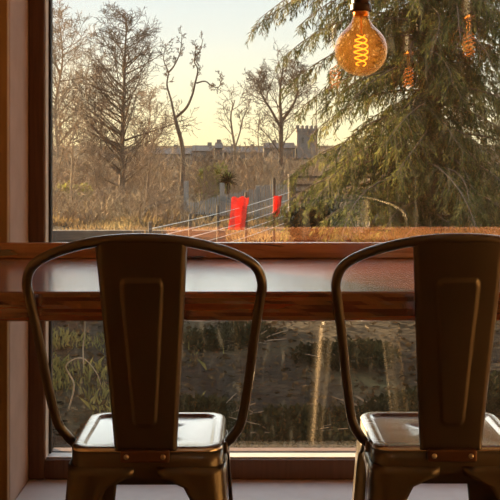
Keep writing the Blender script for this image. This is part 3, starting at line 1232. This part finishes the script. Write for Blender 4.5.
# red cloths hanging on the wires
def cloth(label, px0, px1, py0, py1, D, seed):
    a, b_ = P(px0, py0, D), P(px1, py1, D)
    c = Vector(((a.x + b_.x) / 2, D, b_.z))
    hw, h = (b_.x - a.x) / 2, a.z - b_.z
    vs, fs = [], []
    nx_, nz_ = 12, 18
    for j in range(nz_ + 1):
        t = j / nz_
        for i in range(nx_ + 1):
            u = -1 + 2 * i / nx_
            wv = .10 + .06 * t
            ww = hw * (1 - .25 * t * (1 if seed else .3)) * (1 + .08 * noise.noise(Vector((t * 4, seed, 0))))
            vs.append((ww * u - hw * .5 * t, .03 * math.sin(u * 5 + seed) * (0.3 + t) + .02 * noise.noise(Vector((u * 2, t * 3, seed))),
                       h * (1 - t) + .02 * noise.noise(Vector((u * 2, seed, t * 2)))))
    for j in range(nz_):
        for i in range(nx_):
            k = j * (nx_ + 1) + i
            fs.append((k, k + 1, k + nx_ + 2, k + nx_ + 1))
    o = obj('red_cloth', vs, fs, M['red'], smooth=True, solid=.006)
    o.location = c
    tag(o, label, 'cloth', 'red cloths on the wire fence')


cloth('larger bright red cloth hanging from the wire fence', 232, 249, 197, 230, 12.15, 0)
cloth('smaller red cloth hanging near the stout fence post', 274, 282, 196, 217, 13.2, 2)

# ------------------------------------------------------------------ near ground cover under the counter
n = 9000
yy = RNG.uniform(4.2, 13.5, n)
xx = RNG.uniform(-.5, .62, n) * yy * .55
zz = np.array([gz(float(a), float(b)) for a, b in zip(xx, yy)]) + RNG.uniform(.005, .03, n)
c = np.stack([xx, yy, zz], 1)
d = RNG.normal(size=(n, 3)) * np.array([1, 1, .35])
d /= np.linalg.norm(d, axis=1, keepdims=True)
s = np.cross(d, RNG.normal(size=(n, 3)) * .5 + np.array([0, 0, 1]))
s /= np.linalg.norm(s, axis=1, keepdims=True)
l_ = RNG.uniform(.03, .08, (n, 1))
v = np.stack([c, c + d * l_ * .5 + s * l_ * .28, c + d * l_, c + d * l_ * .5 - s * l_ * .28], 1).reshape(-1, 3)
tag(raw('leaf_litter', v, np.arange(n * 4).reshape(-1, 4), M['litter']), 'brown fallen leaves scattered over the ground outside', 'fallen leaves', kind='stuff')
# grass blades, thick at the left
n = 11000
yy = RNG.uniform(4.3, 13.5, n)
xx = (-.20 + .055 * RNG.normal(size=n)) * yy
clump = np.array([noise.noise(Vector((float(a) * 1.3, float(b) * 1.3, 7))) for a, b in zip(xx, yy)])
keep = clump > .0
xx, yy = xx[keep], yy[keep]
n = len(xx)
zz = np.array([gz(float(a), float(b)) for a, b in zip(xx, yy)]) - .01
c = np.stack([xx, yy, zz], 1)
ang = RNG.uniform(0, 6.28, n)
lean = np.stack([np.cos(ang), np.sin(ang), np.zeros(n)], 1)
wv = np.stack([-np.sin(ang), np.cos(ang), np.zeros(n)], 1)
h = RNG.uniform(.03, .10, (n, 1))
tip = c + np.array([0, 0, 1]) * h + lean * h * RNG.uniform(.1, .9, (n, 1))
mid = c + np.array([0, 0, 1]) * h * .6 + lean * h * .2
v = np.stack([c - wv * .005, c + wv * .005, mid + wv * .004, tip], 1).reshape(-1, 3)
tag(raw('grass', v, np.arange(n * 4).reshape(-1, 4), M['grass']), 'yellow green grass tufts sunlit at the lower left of the glass', 'grass', kind='stuff')


n = 26000
yy = RNG.uniform(9.5, 24, n)
xx = (-.20 + .27 * RNG.uniform(0, 1, n)) * yy
cl = np.array([noise.noise(Vector((float(a) * .9, float(b) * .9, 3))) for a, b in zip(xx, yy)])
keep = cl > -.12
xx, yy, cl = xx[keep], yy[keep], cl[keep]
n = len(xx)
zz = np.array([gz(float(a), float(b)) for a, b in zip(xx, yy)]) - .01
c = np.stack([xx, yy, zz], 1)
ang = RNG.uniform(0, 6.28, n)
lean = np.stack([np.cos(ang), np.sin(ang), np.zeros(n)], 1)
wv = np.stack([-np.sin(ang), np.cos(ang), np.zeros(n)], 1)
h = RNG.uniform(.05, .22, (n, 1)) * (.5 + cl[:, None])
tip = c + np.array([0, 0, 1]) * h + lean * h * RNG.uniform(.1, .8, (n, 1))
mid = c + np.array([0, 0, 1]) * h * .6 + lean * h * .2
v = np.stack([c - wv * .008, c + wv * .008, mid + wv * .006, tip], 1).reshape(-1, 3)
tag(raw('dry_grass', v, np.arange(n * 4).reshape(-1, 4), M['drygrass']), 'dry tan grass growing around the wire and picket fences', 'grass', kind='stuff')


def twig(label, D, px, r, group=None):
    pts = [P(a, b, D) for a, b in px]
    g0 = gz(pts[0].x, D)
    off = Vector((pts[0].x, D, g0))
    # lay it over the ground, keeping its height where the outline lifts it
    q = []
    for i, p in enumerate(pts):
        q.append(p - off)
    o_ = MB().tube(catmull(q, 5), [r * (1 - .7 * i / ((len(q) - 1) * 5)) for i in range((len(q) - 1) * 5 + 1)], 5).build('fallen_branch', M['bark_pale'], None, smooth=True)
    o_.location = off
    tag(o_, label, 'branch', group)


twig('bare pale stalk arching over the grass behind the left stool loop', 6.4, [(68, 412), (74, 385), (66, 366), (82, 358), (96, 372), (101, 385)], .006)
twig('thin pale stalk standing upright in the grass left of the left stool back', 7.2, [(84, 372), (83, 348), (85, 330), (84, 305)], .006)
# low dark ivy mounds in the shade
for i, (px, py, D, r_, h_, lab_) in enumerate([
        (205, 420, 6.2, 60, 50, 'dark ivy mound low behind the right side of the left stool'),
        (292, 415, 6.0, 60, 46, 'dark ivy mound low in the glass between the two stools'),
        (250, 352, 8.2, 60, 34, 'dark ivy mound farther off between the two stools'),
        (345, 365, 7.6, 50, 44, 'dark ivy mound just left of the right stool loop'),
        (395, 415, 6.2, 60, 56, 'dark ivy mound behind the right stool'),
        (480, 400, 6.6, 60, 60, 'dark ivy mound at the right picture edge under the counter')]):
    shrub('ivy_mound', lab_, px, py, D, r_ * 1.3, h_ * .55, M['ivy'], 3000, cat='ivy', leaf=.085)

# ------------------------------------------------------------------ sky, sun
wd = bpy.data.worlds.new('World')
S.world = wd
wd.use_nodes = True
nt = wd.node_tree
nt.nodes.clear()
out = nt.nodes.new('ShaderNodeOutputWorld')
bg = N(nt, 'ShaderNodeBackground', Strength=1.5)
tc = N(nt, 'ShaderNodeTexCoord')
sx = N(nt, 'ShaderNodeSeparateXYZ')
L(nt, tc.outputs['Generated'], sx.inputs[0])
cool = ramp(nt, [(0.0, (.60, .50, .30)), (.005, (.90, .78, .46)), (.05, (.86, .80, .58)), (.11, (.72, .74, .66)), (.15, (.64, .70, .70)), (.21, (1.05, 1.18, 1.25)), (.35, (1.1, 1.22, 1.32)), (.6, (1.05, 1.2, 1.4)), (1, (.6, .75, 1.0))])
warm = ramp(nt, [(0.0, (.66, .52, .28)), (.005, (1.0, .84, .45)), (.04, (1.0, .87, .54)), (.08, (.88, .84, .66)), (.115, (.76, .78, .74)), (.15, (.70, .75, .76)), (.22, (1.15, 1.2, 1.2)), (.35, (1.1, 1.15, 1.15)), (.6, (1.0, 1.1, 1.25)), (1, (.6, .75, 1.0))])
L(nt, sx.outputs['Z'], cool.inputs['Fac'])
L(nt, sx.outputs['Z'], warm.inputs['Fac'])
dt = N(nt, 'ShaderNodeVectorMath', operation='DOT_PRODUCT')
dt.inputs[1].default_value = (-.60, .80, 0)
L(nt, tc.outputs['Generated'], dt.inputs[0])
mr = N(nt, 'ShaderNodeMapRange')
mr.inputs['From Min'].default_value = .62
mr.inputs['From Max'].default_value = .95
L(nt, dt.outputs['Value'], mr.inputs['Value'])
mx = N(nt, 'ShaderNodeMix', data_type='RGBA')
L(nt, mr.outputs['Result'], mx.inputs['Factor'])
L(nt, cool.outputs['Color'], mx.inputs['A'])
L(nt, warm.outputs['Color'], mx.inputs['B'])
L(nt, mx.outputs['Result'], bg.inputs['Color'])
L(nt, bg.outputs[0], out.inputs['Surface'])

sl = bpy.data.lights.new('sun', 'SUN')
sl.energy = 28
sl.color = (1, .70, .38)
sl.angle = math.radians(1.0)
so = bpy.data.objects.new('sun', sl)
C.objects.link(so)
az, el = math.radians(41), math.radians(13)
tos = Vector((-math.sin(az) * math.cos(el), math.cos(az) * math.cos(el), math.sin(el)))
so.rotation_euler = (-tos).to_track_quat('-Z', 'Y').to_euler()
so.location = (-6, 6, 6)

# ------------------------------------------------------------------ camera
cd = bpy.data.cameras.new('camera')
cd.sensor_width = 36
cd.lens = 36 * F / 500
cd.shift_y = -(250 - HOR) / 500
cd.clip_start = .05
cd.clip_end = 3000
co = bpy.data.objects.new('camera', cd)
C.objects.link(co)
co.location = (0, 0, EYE)
co.rotation_euler = (math.radians(90), 0, 0)
S.camera = co
S.view_settings.view_transform = 'Standard'
S.view_settings.look = 'None'
S.view_settings.exposure = .18
S.view_settings.gamma = 1
S.view_settings.use_curve_mapping = False
S.cycles.use_denoising = True
S.cycles.max_bounces = 12
S.cycles.transparent_max_bounces = 24
S.cycles.caustics_reflective = False
S.cycles.caustics_refractive = False
